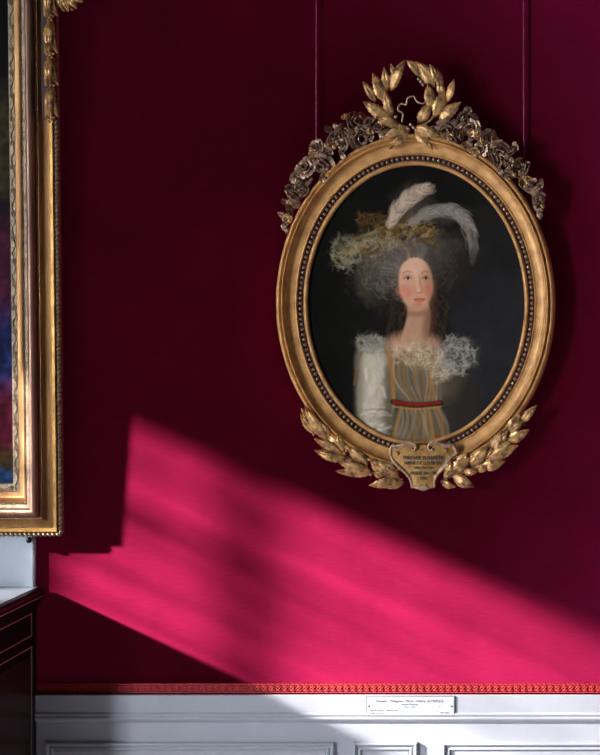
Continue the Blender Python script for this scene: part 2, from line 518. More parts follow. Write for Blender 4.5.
ell_sweep(b, [(20.4, 12), (20.8, 16.6), (21.4, 18.0), (22.1, 18.4), (22.8, 17.8), (23.3, 16), (23.5, 14.3), (24.0, 14.2), (24.6, 15.6),
              (26, 16.8), (27.4, 16.4), (28.6, 14.4), (29.3, 11.5), (29.7, 8), (29.8, 4), (29.8, 0), (0, 0)])
b.build('outer_moulding', M['gold'], ov, angle=50)
b = MB()
NB = 158
ph = 0.0
for i in range(NB):          # equal arc spacing
    pass
pts = [ell_pt(2 * PI * i / 4000, 6.0) for i in range(4001)]
cum = np.concatenate([[0], np.cumsum([math.hypot(pts[i+1][0]-pts[i][0], pts[i+1][1]-pts[i][1]) for i in range(4000)])])
for i in range(NB):
    k = int(np.searchsorted(cum, cum[-1] * i / NB)); x, z = pts[min(k, 4000)]
    b.ell((x * s_ov, -7.2 * s_ov, z * s_ov), (1.85 * s_ov, 1.85 * s_ov, 1.85 * s_ov), 8, 6)
b.build('beading', M['gold_bead'], ov, angle=80)

# ---------- the picture itself: brushwork laid stroke by stroke on a fine mesh
RES = 0.62
X0, Y0 = 415.6 - 113, 303 - 143
NX, NY = int(226 / RES) + 1, int(286 / RES) + 1
gx, gy = np.meshgrid(X0 + np.arange(NX) * RES, Y0 + np.arange(NY) * RES)
def lin(c): 
    c = np.array(c, float) / 255.0
    return np.where(c <= 0.04045, c / 12.92, ((c + 0.055) / 1.055) ** 2.4)
IMG = np.zeros((NY, NX, 3))
t = np.clip((gx - 330) / 190, 0, 1)[..., None] * (0.35 + 0.65 * np.clip((gy - 170) / 190, 0, 1)[..., None])
IMG[:] = lin((11, 10, 7)) * (1 - t) + lin((40, 38, 36)) * t
def smooth_noise(scale, seed, ax=1.0, ay=1.0):
    r = np.random.default_rng(seed); out = np.zeros((NY, NX)); amp = 1
    for o in range(4):
        k = scale / 2 ** o
        n1, n2 = int(286 / (k * ay)) + 3, int(226 / (k * ax)) + 3
        g = r.random((n1, n2)); yy = (gy - Y0) / (k * ay); xx = (gx - X0) / (k * ax)
        i0 = yy.astype(int); j0 = xx.astype(int); fy = yy - i0; fx = xx - j0
        fy = fy * fy * (3 - 2 * fy); fx = fx * fx * (3 - 2 * fx)
        out += amp * ((g[i0, j0] * (1-fx) + g[i0, j0+1] * fx) * (1-fy) + (g[i0+1, j0] * (1-fx) + g[i0+1, j0+1] * fx) * fy - .5)
        amp *= .55
    return out
NZ = smooth_noise(26, 1); NF = smooth_noise(7, 2)
IMG *= (1 + 0.5 * NZ)[..., None]
def sl(x0, x1, y0, y1):
    i0 = max(0, int((y0 - Y0) / RES)); i1 = min(NY, int((y1 - Y0) / RES) + 2)
    j0 = max(0, int((x0 - X0) / RES)); j1 = min(NX, int((x1 - X0) / RES) + 2)
    return i0, i1, j0, j1
def blob(cx, cy, rx, ry, col, al=1.0, rot=0.0, soft=0.35, wob=0.0):
    R = max(rx, ry) * (1 + soft) + 2
    i0, i1, j0, j1 = sl(cx - R, cx + R, cy - R, cy + R)
    if i1 <= i0 or j1 <= j0: return
    x = gx[i0:i1, j0:j1] - cx; y = gy[i0:i1, j0:j1] - cy
    c, s_ = math.cos(rot), math.sin(rot)
    u = (x * c + y * s_) / rx; v = (-x * s_ + y * c) / ry
    d = np.sqrt(u * u + v * v) + wob * NF[i0:i1, j0:j1]
    a = np.clip((1 + soft - d) / (2 * soft), 0, 1); a = a * a * (3 - 2 * a) * al
    IMG[i0:i1, j0:j1] = IMG[i0:i1, j0:j1] * (1 - a[..., None]) + lin(col) * a[..., None]
def stroke(pts, w0, w1, col, al=0.8, soft=0.8):
    pts = np.array(pts, float)
    if len(pts) > 2:                       # smooth through the control points
        q = []
        P = np.vstack([2*pts[0]-pts[1], pts, 2*pts[-1]-pts[-2]])
        for i in range(1, len(P) - 2):
            for tt in np.linspace(0, 1, 5, endpoint=False):
                a, b_, c, d = P[i-1], P[i], P[i+1], P[i+2]
                q.append(0.5*((2*b_)+(c-a)*tt+(2*a-5*b_+4*c-d)*tt**2+(-a+3*b_-3*c+d)*tt**3))
        q.append(pts[-1]); pts = np.array(q)
    W = max(w0, w1) + soft + 1
    i0, i1, j0, j1 = sl(pts[:, 0].min() - W, pts[:, 0].max() + W, pts[:, 1].min() - W, pts[:, 1].max() + W)
    if i1 <= i0 or j1 <= j0: return
    x = gx[i0:i1, j0:j1]; y = gy[i0:i1, j0:j1]; A = np.zeros_like(x); n = len(pts) - 1
    for k in range(n):
        p, q = pts[k], pts[k+1]; d = q - p; L2 = max(1e-9, d @ d)
        tt = np.clip(((x - p[0]) * d[0] + (y - p[1]) * d[1]) / L2, 0, 1)
        dist = np.hypot(x - p[0] - tt * d[0], y - p[1] - tt * d[1])
        ww = w0 + (w1 - w0) * (k + tt) / n
        A = np.maximum(A, np.clip((ww / 2 + soft - dist) / (soft * 1.2), 0, 1))
    A = (A * al)[..., None]
    IMG[i0:i1, j0:j1] = IMG[i0:i1, j0:j1] * (1 - A) + lin(col) * A
pr = random.Random(11)
def jit(c, k): 
    f = 1 + pr.uniform(-k, k); return tuple(max(0, min(255, v * f)) for v in c)

def lace(cx, cy, sx, sy, n, col, al, l0=1.5, l1=4):
    """crinkled gauze: short wavy strokes that follow a common swirl"""
    for k in range(n):
        a = pr.uniform(0, 2 * PI); r_ = math.sqrt(pr.random())
        x, y = cx + sx * r_ * math.cos(a), cy + sy * r_ * math.sin(a)
        th = a + PI / 2 + .8 * math.sin(x * .5) + .6 * math.cos(y * .6); l = pr.uniform(l0, l1); cv = pr.uniform(-.9, .9)
        stroke([(x, y), (x + l * math.cos(th), y + l * math.sin(th)), (x + 1.8 * l * math.cos(th + cv), y + 1.8 * l * math.sin(th + cv))], .7, .3, jit(col, .3), al * pr.uniform(.4, 1), .7)
# glow of ground behind the figure
blob(490, 350, 60, 70, (40, 41, 45), .5, soft=.8)
# hair cloud
blob(446, 262, 27, 34, (40, 34, 28), .95, soft=.5, wob=.4)
blob(379, 274, 27, 29, (62, 56, 45), .95, soft=.4, wob=.5)
blob(407, 250, 42, 22, (82, 74, 64), .95, soft=.4, wob=.4)
blob(386, 296, 15, 18, (40, 34, 27), .8, soft=.5, wob=.4)
blob(437, 322, 12, 28, (28, 22, 17), .95, soft=.4, wob=.4)
blob(392, 322, 10, 22, (22, 17, 13), .9, soft=.5, wob=.4)
for k in range(1500):
    a = pr.uniform(0, 2 * PI); rr = pr.uniform(.35, 1.02)
    cx, cy = 408 + 51 * rr * math.cos(a), 266 + 36 * rr * math.sin(a)
    if cx > 456 and cy < 240: continue
    l = pr.uniform(2.5, 5); th = a + PI / 2 + pr.uniform(-1.2, 1.2)
    base = (96, 87, 74) if cx < 425 else (56, 49, 42)
    stroke([(cx, cy), (cx + l * math.cos(th), cy + l * math.sin(th)), (cx + 1.7 * l * math.cos(th + .6), cy + 1.7 * l * math.sin(th + .6))], .9, .4, jit(base, .4), pr.uniform(.08, .28), .9)
# neck and chest
stroke([(417, 300), (418, 318), (413, 342)], 19, 25, (176, 134, 104), 1, 2)
blob(412, 347, 27, 15, (182, 139, 107), 1, soft=.4)
blob(428, 324, 6, 18, (92, 58, 40), .65, rot=.15, soft=.7)
blob(417, 313, 12, 4, (112, 72, 50), .55, soft=.8)
# face
blob(415, 283, 17, 27, (198, 148, 116), 1, rot=-.06, soft=.10)
blob(411, 266, 13, 11, (212, 168, 140), .8, soft=.7)
blob(429, 285, 5, 20, (140, 92, 68), .5, rot=-.05, soft=.9)
blob(405, 291, 7, 6, (206, 116, 92), .6, soft=.9)
blob(427.5, 290, 4, 5, (192, 100, 78), .5, soft=.8)
blob(416, 307, 9, 4, (186, 134, 104), .6, soft=.7)
for ex, sx in ((407, 1), (425, .85)):
    blob(ex, 276.5, 5.0 * sx, 3.2, (158, 108, 84), .45, soft=.8)
    blob(ex, 277.9, 3.3 * sx, 1.4, (196, 170, 150), .6, soft=.4)
    blob(ex + .3, 277.8, 1.5, 1.5, (38, 28, 22), 1, soft=.4)
    stroke([(ex - 3.9 * sx, 278), (ex, 276.0), (ex + 3.9 * sx, 277.6)], .8, .5, (70, 44, 32), .7, .5)
    stroke([(ex - 4.6 * sx, 272.6), (ex, 270.6), (ex + 4.8 * sx, 272)], 1.0, .5, (112, 80, 60), .5, .8)
stroke([(418.5, 276), (420, 284), (421, 290)], 1.2, 2.0, (150, 98, 74), .4, 1.4)
stroke([(416, 276), (417, 285), (418, 290)], 2.0, 2.4, (218, 172, 144), .45, 1.4)
blob(419, 292.0, 3.0, 1.3, (156, 92, 70), .5, soft=.7)
blob(418, 290.4, 1.6, 1.4, (226, 180, 152), .5, soft=.8)
stroke([(413.5, 299), (417, 298.2), (419, 298.6), (421, 298.2), (424, 298.9)], 1.1, 1.0, (182, 72, 56), .85, .6)
stroke([(414.5, 300.2), (419, 301.2), (423, 300.1)], 1.3, 1.1, (200, 88, 70), .85, .7)
stroke([(413.5, 299.5), (419, 299.6), (424, 299.4)], .3, .3, (120, 48, 38), .7, .4)
blob(418.5, 304, 4, 1.3, (156, 104, 80), .4, soft=.8)
# hair over the brow
for k in range(150):
    a = pr.uniform(PI * .98, PI * 2.02)
    cx, cy = 414.5 + 18.5 * math.cos(a), 274 + 21 * math.sin(a)
    stroke([(cx, cy + 3), (cx + 5 * math.cos(a), cy + 5 * math.sin(a)), (cx + 12 * math.cos(a) - 3, cy + 11 * math.sin(a))], 1.5, .8, jit((94, 86, 76) if cx < 424 else (60, 53, 47), .3), .3, 1.0)
# hanging ringlets
for sx, x_ in ((1, 438), (-1, 395)):
    for k in range(40):
        x = x_ + pr.uniform(-7, 8); y = pr.uniform(294, 327)
        stroke([(x, y), (x + 3 * sx, y + 5), (x - 1, y + 9), (x + 2 * sx, y + 14)], 1.2, .5, jit((50, 40, 30), .4), .35, .9)
# hat: bundles of gauze
blob(374, 238, 37, 12, (60, 49, 29), .95, rot=-.42, soft=.45, wob=.9)
blob(346, 250, 14, 15, (44, 40, 29), .8, soft=.5, wob=.9)
blob(374, 222, 16, 7, (40, 32, 20), .7, soft=.6, wob=.9)
lace(372, 219, 17, 7, 120, (88, 64, 32), .4)
blob(410, 226, 24, 9, (76, 60, 34), .85, rot=.1, soft=.5, wob=.9)
hatc = [(108, 90, 50), (86, 64, 30), (132, 120, 92), (30, 24, 14), (34, 26, 16), (146, 106, 44)]
for k in range(520):
    u = pr.random(); x = 336 + 94 * u + pr.gauss(0, 2); y = 258 - 37 * u ** .8 + pr.gauss(0, 6) + (8 if u > .85 else 0)
    th = -.45 + .5 * math.sin(x * .21) + pr.uniform(-.5, .5); l = pr.uniform(2, 6); cv = pr.uniform(-.8, .8)
    stroke([(x, y), (x + l * math.cos(th), y + l * math.sin(th)), (x + 1.9 * l * math.cos(th + cv), y + 1.9 * l * math.sin(th + cv))], pr.uniform(.8, 3.0), .5, jit(pr.choice(hatc), .25), pr.uniform(.2, .5), .9)
lace(345, 252, 16, 17, 260, (124, 118, 92), .42)
lace(380, 242, 22, 7, 160, (130, 122, 100), .35)
# plumes
def plume(rachis, la, lb, col, n, al, spread=.75):
    P = np.array(rachis, float)
    ds = np.r_[0, np.cumsum(np.hypot(*np.diff(P, axis=0).T))]; ds /= ds[-1]
    for k in range(n):
        t_ = (k + pr.random()) / n
        x = np.interp(t_, ds, P[:, 0]); y = np.interp(t_, ds, P[:, 1])
        x2 = np.interp(min(1, t_ + .08), ds, P[:, 0]); y2 = np.interp(min(1, t_ + .08), ds, P[:, 1])
        x1 = np.interp(max(0, t_ - .08), ds, P[:, 0]); y1 = np.interp(max(0, t_ - .08), ds, P[:, 1])
        th = math.atan2(y2 - y1, x2 - x1)
        for sg, L in ((1, la), (-1, lb)):
            ll = L * (math.sin(PI * min(1, .15 + t_ * .8)) ** .6 * .8 + .25) * pr.uniform(.55, 1.2)
            a = th + sg * (spread + pr.uniform(-.35, .35))
            stroke([(x, y), (x + ll * .5 * math.cos(a), y + ll * .5 * math.sin(a)), (x + ll * math.cos(a - sg * .5), y + ll * math.sin(a - sg * .5) + ll * .12)], .9, .25, jit(col, .35), al * pr.uniform(.35, 1), .8)
blob(410, 203, 16, 14, (84, 72, 60), .55, rot=-.6, soft=.8, wob=.5)
plume([(388, 228), (394, 212), (404, 199), (416, 190), (426, 186)], 17, 12, (172, 150, 128), 230, .34)
blob(438, 214, 26, 8, (76, 68, 60), .5, soft=.7, wob=.5)
plume([(408, 224), (424, 212), (444, 207), (460, 212), (470, 226), (474, 246)], 17, 11, (132, 122, 110), 300, .25)
plume([(470, 228), (475, 245), (472, 262)], 7, 7, (74, 70, 62), 80, .25)
# gown: near sleeve
blob(375, 395, 19, 52, (150, 140, 118), 1, rot=.03, soft=.13)
blob(374, 362, 16, 18, (170, 160, 136), .9, soft=.5)
blob(371, 400, 9, 40, (204, 194, 170), .75, soft=.8)
blob(388, 405, 5, 42, (78, 68, 50), .8, soft=.8)
blob(358, 395, 4, 38, (118, 108, 88), .6, soft=.9)
for k in range(60):
    y = pr.uniform(408, 446); x = pr.uniform(358, 378)
    stroke([(x, y), (x + 8, y + pr.uniform(-3, 3)), (x + 15, y - pr.uniform(0, 5))], 1.6, .7, jit(pr.choice([(100, 88, 66), (214, 204, 182)]), .15), .25, 1.4)
for k in range(30):
    y = pr.uniform(350, 405); x = pr.uniform(360, 384)
    stroke([(x, y), (x + pr.uniform(-2, 3), y + 9)], 1.8, .8, jit(pr.choice([(140, 128, 104), (214, 206, 186)]), .1), .2, 1.6)
# far sleeve in half shade, bodice, skirt
blob(462, 400, 19, 44, (44, 40, 36), .95, rot=-.25, soft=.3)
blob(420, 378, 34, 32, (104, 94, 74), 1, soft=.25, wob=.15)
blob(418, 430, 28, 30, (92, 86, 68), 1, soft=.2)
blob(444, 425, 9, 30, (52, 46, 38), .85, soft=.6)
blob(452, 378, 10, 20, (70, 60, 46), .8, soft=.6)
for k in range(26):
    x0 = 394 + 52 * k / 25 + pr.uniform(-1.5, 1.5); s_ = (k / 25 - .45)
    gold_c = (168, 112, 38) if k % 3 == 0 else ((128, 122, 104) if k % 3 == 1 else (74, 64, 46))
    stroke([(x0 + s_ * 4, 352), (x0 - 5 * math.sin(k * .35) + pr.uniform(-2, 2), 378), (408 + 32 * (k / 25), 400)], 2.4, 1.2, jit(gold_c, .3), .5, 1.1)
    stroke([(400 + 38 * (k / 25), 408), (399 + 44 * (k / 25) + pr.uniform(-3, 3), 424), (394 + 54 * (k / 25) + pr.uniform(-5, 5), 446)], 1.6, 3, jit(gold_c, .3), .35, 1.4)
stroke([(384, 345), (390, 368), (393, 402)], 3, 2.2, (160, 106, 36), .8, .9)
stroke([(362, 348), (356, 366), (353, 385)], 2, 1.2, (120, 84, 36), .6, .9)
# sash
stroke([(392, 402), (415, 405.5), (440, 403)], 5, 4.6, (30, 22, 16), .9, .8)
stroke([(393, 402.2), (415, 405), (439, 402.6)], 2.8, 2.4, (128, 32, 22), .85, .9)
stroke([(392, 407), (415, 409.5), (440, 407)], 1, 1, (170, 116, 44), .8, .6)
# sheer kerchief
blob(420, 357, 27, 12, (150, 122, 92), .45, rot=.35, soft=.6, wob=.5)
blob(457, 358, 17, 17, (86, 82, 74), .6, soft=.5, wob=.8)
blob(371, 343, 14, 9, (80, 76, 68), .5, soft=.6, wob=.8)
lace(371, 343, 17, 9, 240, (140, 134, 118), .32)
lace(416, 354, 28, 12, 420, (190, 164, 132), .30)
lace(455, 356, 19, 19, 480, (150, 144, 130), .34)
lace(440, 372, 14, 10, 160, (176, 160, 132), .3)
# craquelure-fine tooth of the paint
IMG *= (1 + 0.12 * NF + 0.06 * (rng.random((NY, NX)) - .5))[..., None]

def painted_canvas(name, img, xs, zs, parent, y, gain, keep=None, cupped=0.0):
    ny, nx = img.shape[:2]
    me = bpy.data.meshes.new(name)
    XX, ZZ = np.meshgrid(xs, zs)
    co = np.stack([XX, np.full_like(XX, y), ZZ], -1).reshape(-1, 3)
    idx = np.arange(nx * ny).reshape(ny, nx)
    q = np.stack([idx[1:, :-1], idx[1:, 1:], idx[:-1, 1:], idx[:-1, :-1]], -1).reshape(-1, 4)
    if keep is not None:
        kq = keep.reshape(-1)[q].all(axis=1); q = q[kq]
    used = np.unique(q); remap = -np.ones(nx * ny, int); remap[used] = np.arange(len(used))
    co = co[used]; q = remap[q]
    me.vertices.add(len(co)); me.vertices.foreach_set('co', co.ravel())
    me.loops.add(q.size); me.loops.foreach_set('vertex_index', q.ravel())
    me.polygons.add(len(q)); me.polygons.foreach_set('loop_start', np.arange(0, q.size, 4))
    me.update(calc_edges=True); me.validate()
    at = me.color_attributes.new('paint', 'FLOAT_COLOR', 'POINT')
    c = np.ones((len(co), 4)); c[:, :3] = np.clip(img.reshape(-1, 3)[used] * gain, 0, 1)
    at.data.foreach_set('color', c.ravel())
    m, nt, bs = mat(name + '_paint')
    an = nt.nodes.new('ShaderNodeAttribute'); an.attribute_name = 'paint'
    nt.links.new(an.outputs['Color'], bs.inputs['Base Color'])
    setp(bs, Roughness=0.5); bs.inputs['Specular IOR Level'].default_value = 0.04
    me.materials.append(m)
    o = bpy.data.objects.new(name, me); COL.objects.link(o); o.parent = parent
    return o
PAINT_GAIN = 1.25
keep = ((gx - 415.6) / 112.2) ** 2 + ((gy - 303) / 141.8) ** 2 < 1
painted_canvas('canvas', IMG, (gx[0] - 415.6) * s_ov, (303 - gy[:, 0]) * s_ov, ov, -4.5 * s_ov, PAINT_GAIN, keep)
b = MB()
NE = 96
ring = [(111 * math.cos(2*PI*i/NE) * s_ov, 140.5 * math.sin(2*PI*i/NE) * s_ov) for i in range(NE)]
vs = [(x, -4.2 * s_ov, z) for x, z in ring] + [(x, -1 * s_ov, z) for x, z in ring]
b.add(vs, [tuple(range(NE)), tuple(reversed(range(NE, 2*NE)))] + [(i, (i+1) % NE, NE+(i+1) % NE, NE+i) for i in range(NE)])
b.build('stretcher_panel', M['wood_floor'], ov)

# ---------- laurel wreath on top
def polytube(mb, fs, pts, r, n=6):
    P = np.array(pts, float); q = []
    E = np.vstack([2*P[0]-P[1], P, 2*P[-1]-P[-2]])
    for i in range(1, len(E) - 2):
        for tt in np.linspace(0, 1, 6, endpoint=False):
            a, b_, c, d = E[i-1], E[i], E[i+1], E[i+2]
            q.append(0.5*((2*b_)+(c-a)*tt+(2*a-5*b_+4*c-d)*tt**2+(-a+3*b_-3*c+d)*tt**3))
    q.append(P[-1])
    rr = (lambda t: r(t) * fs.s) if callable(r) else r * fs.s
    mb.tube([fs.p(*p) for p in q], rr, n)
def leaf_parts(parent, specs, hb=14, name='laurel_leaf', m='gold_leaf'):
    for (bx, by, tx, ty, w_) in specs:
        k = MB(); rr = random.Random(int(bx * 7 + ty * 13))
        leaf(k, OV, (bx, by), (tx, ty), w_, hb + rr.uniform(-2, 1), hb + rr.uniform(0, 5), rr.uniform(2, 4), rr.uniform(-.35, .35), .14, 17, rr.uniform(-1.2, 1.2))
        k.build(name, M[m], parent, angle=70)
b = MB()
polytube(b, OV, [(411, 130, 14), (398, 124, 14), (388, 108, 13), (386, 92, 13), (393, 76, 13), (405, 66, 13)], lambda t: 1.8 - .9 * t)
polytube(b, OV, [(416, 130, 14), (430, 122, 14), (440, 108, 13), (441, 92, 13), (433, 76, 13), (412, 65, 13)], lambda t: 1.8 - .9 * t)
wr = b.build('laurel_wreath', M['gold_dark'], ov, angle=70)
leaf_parts(wr, [
    (392, 92, 407, 62.5, 10.5), (389, 91, 386, 70, 8), (386, 104, 374, 75, 12), (377, 103, 365, 84, 8), (394, 122, 365, 103, 13),
    (393, 119, 387, 93, 9), (400, 128, 378, 118, 9), (398, 82, 392, 66, 6),
    (426, 79, 408, 62.5, 10), (436, 89, 418, 64, 13), (443, 88, 431, 67, 9), (434, 110, 430, 86, 11), (435, 118, 446, 90, 12),
    (447, 104, 455, 81, 8), (440, 122, 462, 104, 12), (419, 124, 431, 104, 11), (444, 99, 441, 80, 8), (436, 84, 425, 77, 8),
    (410, 128, 384, 139, 11), (411, 129, 391, 150, 11), (416, 128, 440, 137, 11), (416, 129, 433, 150, 12)], 15)
b = MB()
rib = [(403, 123, 15), (404, 115, 16), (399, 111, 17), (402, 105, 16), (407.5, 106, 17), (409, 100, 18), (415, 98, 17), (418, 103, 18), (424, 105, 17), (427, 103, 16)]
polytube(b, OV, rib, 1.0)
b.build('curling_ribbon', M['gold_rim'], wr, angle=80)
b = MB()
for q in [(419.5, 80.5, 17), (422, 83, 17), (412, 126, 18), (415, 129, 19), (409, 130, 18), (397, 118, 17), (424, 86, 16)]:
    b = MB(); b.ell(OV.p(*q), (1.9 * s_ov,) * 3, 8, 6)
    b.build('berry', M['gold_rim'], wr, angle=80)

# ---------- rose garlands
def tl(i): 
    r_ = random.Random(i * 3 + 1); return (r_.uniform(-.95, .95), r_.uniform(-.95, .95))
def garland(stem, roses, small, buds, leaves, seed):
    k = MB(); polytube(k, OV, stem, 2.2); g = k.build('rose_garland', M['gold_dark'], ov, angle=70)
    for i, (x, y, r) in enumerate(roses):
        k = MB(); rose(k, OV, (x, y, 12 + 1.5 * (i % 3)), r * 1.0, tl(seed + i), seed + i); k.build('rose', M['gold_dark'], g, angle=60)
    for i, (x, y, r) in enumerate(small):
        k = MB(); blossom(k, OV, (x, y, 15 + (i % 3)), r, tl(seed + 50 + i), seed + 50 + i); k.build('blossom', M['gold_leaf'] if i % 3 == 1 else M['gold_dark'], g, angle=60)
    for i, (x, y, r, a) in enumerate(buds):
        k = MB(); bud(k, OV, (x, y, 16), r, a); k.build('rosebud', M['gold_dark'], g, angle=60)
    for i, (bx, by, tx, ty, w_) in enumerate(leaves):
        k = MB(); rr = random.Random(i + seed)
        leaf(k, OV, (bx, by), (tx, ty), w_, 13 + rr.uniform(-1, 2), 15 + rr.uniform(-1, 4), 2.5, rr.uniform(-.4, .4), .18, 11, rr.uniform(-1, 1))
        k.build('rose_leaf', M['gold_leaf'] if i % 3 == 0 else M['gold_dark'], g, angle=70)
    return g
def auto_leaves(stem, n, seed, side):
    P = np.array([(p[0], p[1]) for p in stem], float); ds = np.r_[0, np.cumsum(np.hypot(*np.diff(P, axis=0).T))]; ds /= ds[-1]
    rr = random.Random(seed); out = []
    for i in range(n):
        t_ = (i + rr.random()) / n; x = np.interp(t_, ds, P[:, 0]); y = np.interp(t_, ds, P[:, 1])
        cx_, cy_ = x - 415.6, y - 303; L = math.hypot(cx_, cy_)
        a = math.atan2(cy_, cx_) + rr.uniform(-1.3, 1.3) + (PI if rr.random() < .35 else 0)
        l = rr.uniform(8, 15) * (1 - .3 * t_)
        if math.cos(a - math.atan2(cy_, cx_)) < -.2: l *= .6
        out.append((x, y, x + l * math.cos(a), y + l * math.sin(a), rr.uniform(4.5, 7)))
    return out
stemL = [(405, 131, 12), (380, 130, 12), (358, 133, 12), (338, 144, 12), (318, 160, 12), (303, 180, 12), (293, 200, 11), (286, 228, 10)]
rosL = [(359, 139, 9.5), (324, 163, 9.5), (309, 169, 8), (320, 149, 7.5), (353, 123, 8), (341, 131, 7), (333.5, 139, 6.5), (294, 194, 7), (346, 146, 6),
        (299, 180, 6.5), (305, 193, 5.5), (381, 130, 6.5), (370, 124, 6.5), (372, 136, 5.5)]
smL = [(345, 155, 5), (325.5, 178, 5), (290, 210, 5), (297, 204, 4.5), (289, 218, 5), (312, 183, 5), (331, 152, 5), (363, 118, 4.5), (377, 121, 4.5), (390, 133, 4.5),
       (315, 155, 4.5), (301, 170, 4), (329, 131, 4), (347, 119, 4), (286, 203, 3.5)]
budL = [(285.5, 227, 4, 1.9), (288, 231, 3, 1.6), (345, 158, 4, 1.6), (326, 181, 4, 2.0), (383, 137, 4, 2.4), (337, 127, 3.5, -2.2), (311, 160, 3.5, -2.6), (296, 188, 3, -2.8)]
garland(stemL, rosL, smL, budL, auto_leaves(stemL[1:], 42, 5, -1), 100)
stemR = [(422, 131, 12), (440, 130, 12), (462, 132, 12), (485, 144, 12), (505, 160, 12), (522, 178, 12), (534, 196, 11), (541, 216, 10)]
rosR = [(445, 129, 9), (462, 118, 6.5), (457, 137, 6.5), (473, 128, 7.5), (487, 138, 7), (501, 147, 8), (499, 162, 7.5), (493, 153, 6), (512, 154, 6.5),
        (526, 172, 8.5), (533, 187, 7.5), (538, 198, 6), (482, 149, 6), (508, 175, 5.5)]
smR = [(468, 147, 5), (475, 152, 5), (516, 148, 4.5), (518, 162, 5), (521, 184, 5), (540, 206, 4.5), (453, 122, 4.5), (466, 130, 4.5), (480, 133, 4.5), (508, 165, 5),
       (529, 180, 4), (514, 170, 4.5), (434, 131, 4.5), (495, 141, 4), (474, 119, 4), (469, 112, 3.5)]
budR = [(540, 216, 4.2, 1.4), (501.5, 174, 4.4, 1.2), (476, 156, 4, 1.3), (536, 208, 3.5, 1.7), (467, 110, 3.2, -1.1), (515, 145, 3.4, -.7), (450, 140, 3.6, 2), (541, 192, 3, -.4)]
garland(stemR, rosR, smR, budR, auto_leaves(stemR[1:], 42, 9, 1), 200)

# ---------- laurel branches at the foot
b = MB(); polytube(b, OV, [(402, 480, 11), (385, 477, 12), (368, 470, 12), (345, 456, 12), (328, 443, 12), (313, 428, 12), (304, 414, 11)], lambda t: 1.7 - .9 * t)
brL = b.build('laurel_branch', M['gold_dark'], ov, angle=70)
leaf_parts(brL, [(316, 434, 301, 414, 7), (328, 440, 306, 406, 11), (344, 454, 327, 434, 12), (342, 452, 315, 438, 9), (348, 459, 315, 450, 10), (367, 467, 349, 446, 13),
    (371, 471, 338, 460, 10), (372, 473, 336, 471, 10), (399, 478, 369, 460, 15), (397, 480, 369, 485, 10), (404, 482, 385, 487, 6), (310, 424, 302, 408, 5), (398, 472, 382, 462, 9), (330, 438, 318, 420, 8), (345, 450, 338, 434, 8), (362, 462, 352, 452, 9), (384, 472, 372, 458, 10), (392, 475, 384, 464, 9), (335, 446, 322, 441, 7), (357, 463, 344, 462, 8), (386, 476, 374, 473, 9)], 14)
b = MB()
for q in [(314, 434, 15), (345, 453, 17), (327, 442, 16), (371, 474, 16), (396, 484, 15), (390, 480, 16), (347, 450, 16)]: b = MB(); b.ell(OV.p(*q), (1.7 * s_ov,) * 3, 8, 6); b.build('berry', M['gold_rim'], brL, angle=80)
b = MB(); polytube(b, OV, [(440, 481, 11), (452, 476, 12), (470, 468, 12), (490, 456, 12), (508, 440, 12), (522, 423, 12), (534, 409, 11)], lambda t: 1.7 - .9 * t)
brR = b.build('laurel_branch', M['gold_dark'], ov, angle=70)
leaf_parts(brR, [(521, 423, 537, 405, 8), (511, 434, 520, 413, 13), (506, 441, 529, 429, 11), (491, 452, 502, 430, 13), (489, 458, 518, 445, 12), (471, 465, 488, 446, 12),
    (480, 466, 505, 461, 12), (450, 475, 471, 456, 14), (453, 474, 474, 486, 12), (444, 477, 460, 461, 10), (441, 481, 456, 486, 7), (466, 462, 478, 452, 8), (498, 446, 508, 430, 8), (508, 434, 524, 420, 7), (480, 458, 494, 446, 9), (455, 468, 468, 452, 10), (474, 468, 490, 466, 8), (462, 471, 478, 470, 8), (499, 450, 512, 441, 8), (444, 472, 452, 460, 9)], 14)
b = MB()
for q in [(475, 470, 16), (505, 445, 16), (490, 458, 17), (447, 481, 15), (524, 424, 15), (457, 480, 16)]: b = MB(); b.ell(OV.p(*q), (1.7 * s_ov,) * 3, 8, 6); b.build('berry', M['gold_rim'], brR, angle=80)

# ---------- cartouche
outl = [(393, 445), (391, 454), (395, 460.5), (400, 466), (405, 471), (410.5, 477), (412.5, 484), (417, 488), (423, 489.5), (430, 488), (434.5, 484),
        (436, 477.5), (441, 471), (446, 465.5), (449.5, 459), (456, 452.5), (453, 444.5), (446, 442.5), (438, 443), (431, 445), (423.5, 444), (416, 445), (408, 443), (400, 444)]
c0 = np.array((423.5, 462.0)); b = MB(); rows = []
for k in range(7):
    f = k / 6
    rows.append([OV.p(*(c0 + (np.array(p) - c0) * f), 20.5 - 1.8 * f * f) for p in outl + [outl[0]]])
rows.append([OV.p(*(c0 + (np.array(p) - c0) * 1.0), 8) for p in outl + [outl[0]]])
vs = [p for r_ in rows for p in r_]; m_ = len(outl) + 1
b.add(vs, [(i*m_+j, i*m_+j+1, (i+1)*m_+j+1, (i+1)*m_+j) for i in range(7) for j in range(m_-1)])
cart = b.build('cartouche', M['shellgold'], ov, angle=50)
b = MB()
def scroll(cx, cy, r, a0, turns, n=14, sg=1):
    return [(cx + r * (1 - .65 * i / n) * math.cos(a0 + sg * turns * 2 * PI * i / n), cy + r * (1 - .65 * i / n) * math.sin(a0 + sg * turns * 2 * PI * i / n), 20) for i in range(n + 1)]
left = [(392, 456, 18), (391, 451, 19), (392.5, 445, 19.5), (397, 445.5, 20), (402, 444, 20.5), (407, 441.5, 21), (412, 441.5, 21), (415.5, 443.5, 21), (416.5, 447, 21), (414.5, 449, 21), (412.5, 448, 21)]
right = [(457, 453, 18), (455.5, 448, 19), (452.5, 443.5, 19.5), (448, 444.5, 20), (443, 443.5, 20.5), (438, 441.5, 21), (433, 441.5, 21), (430, 443.5, 21), (429, 447, 21), (431, 449.5, 21), (433.5, 448, 21)]
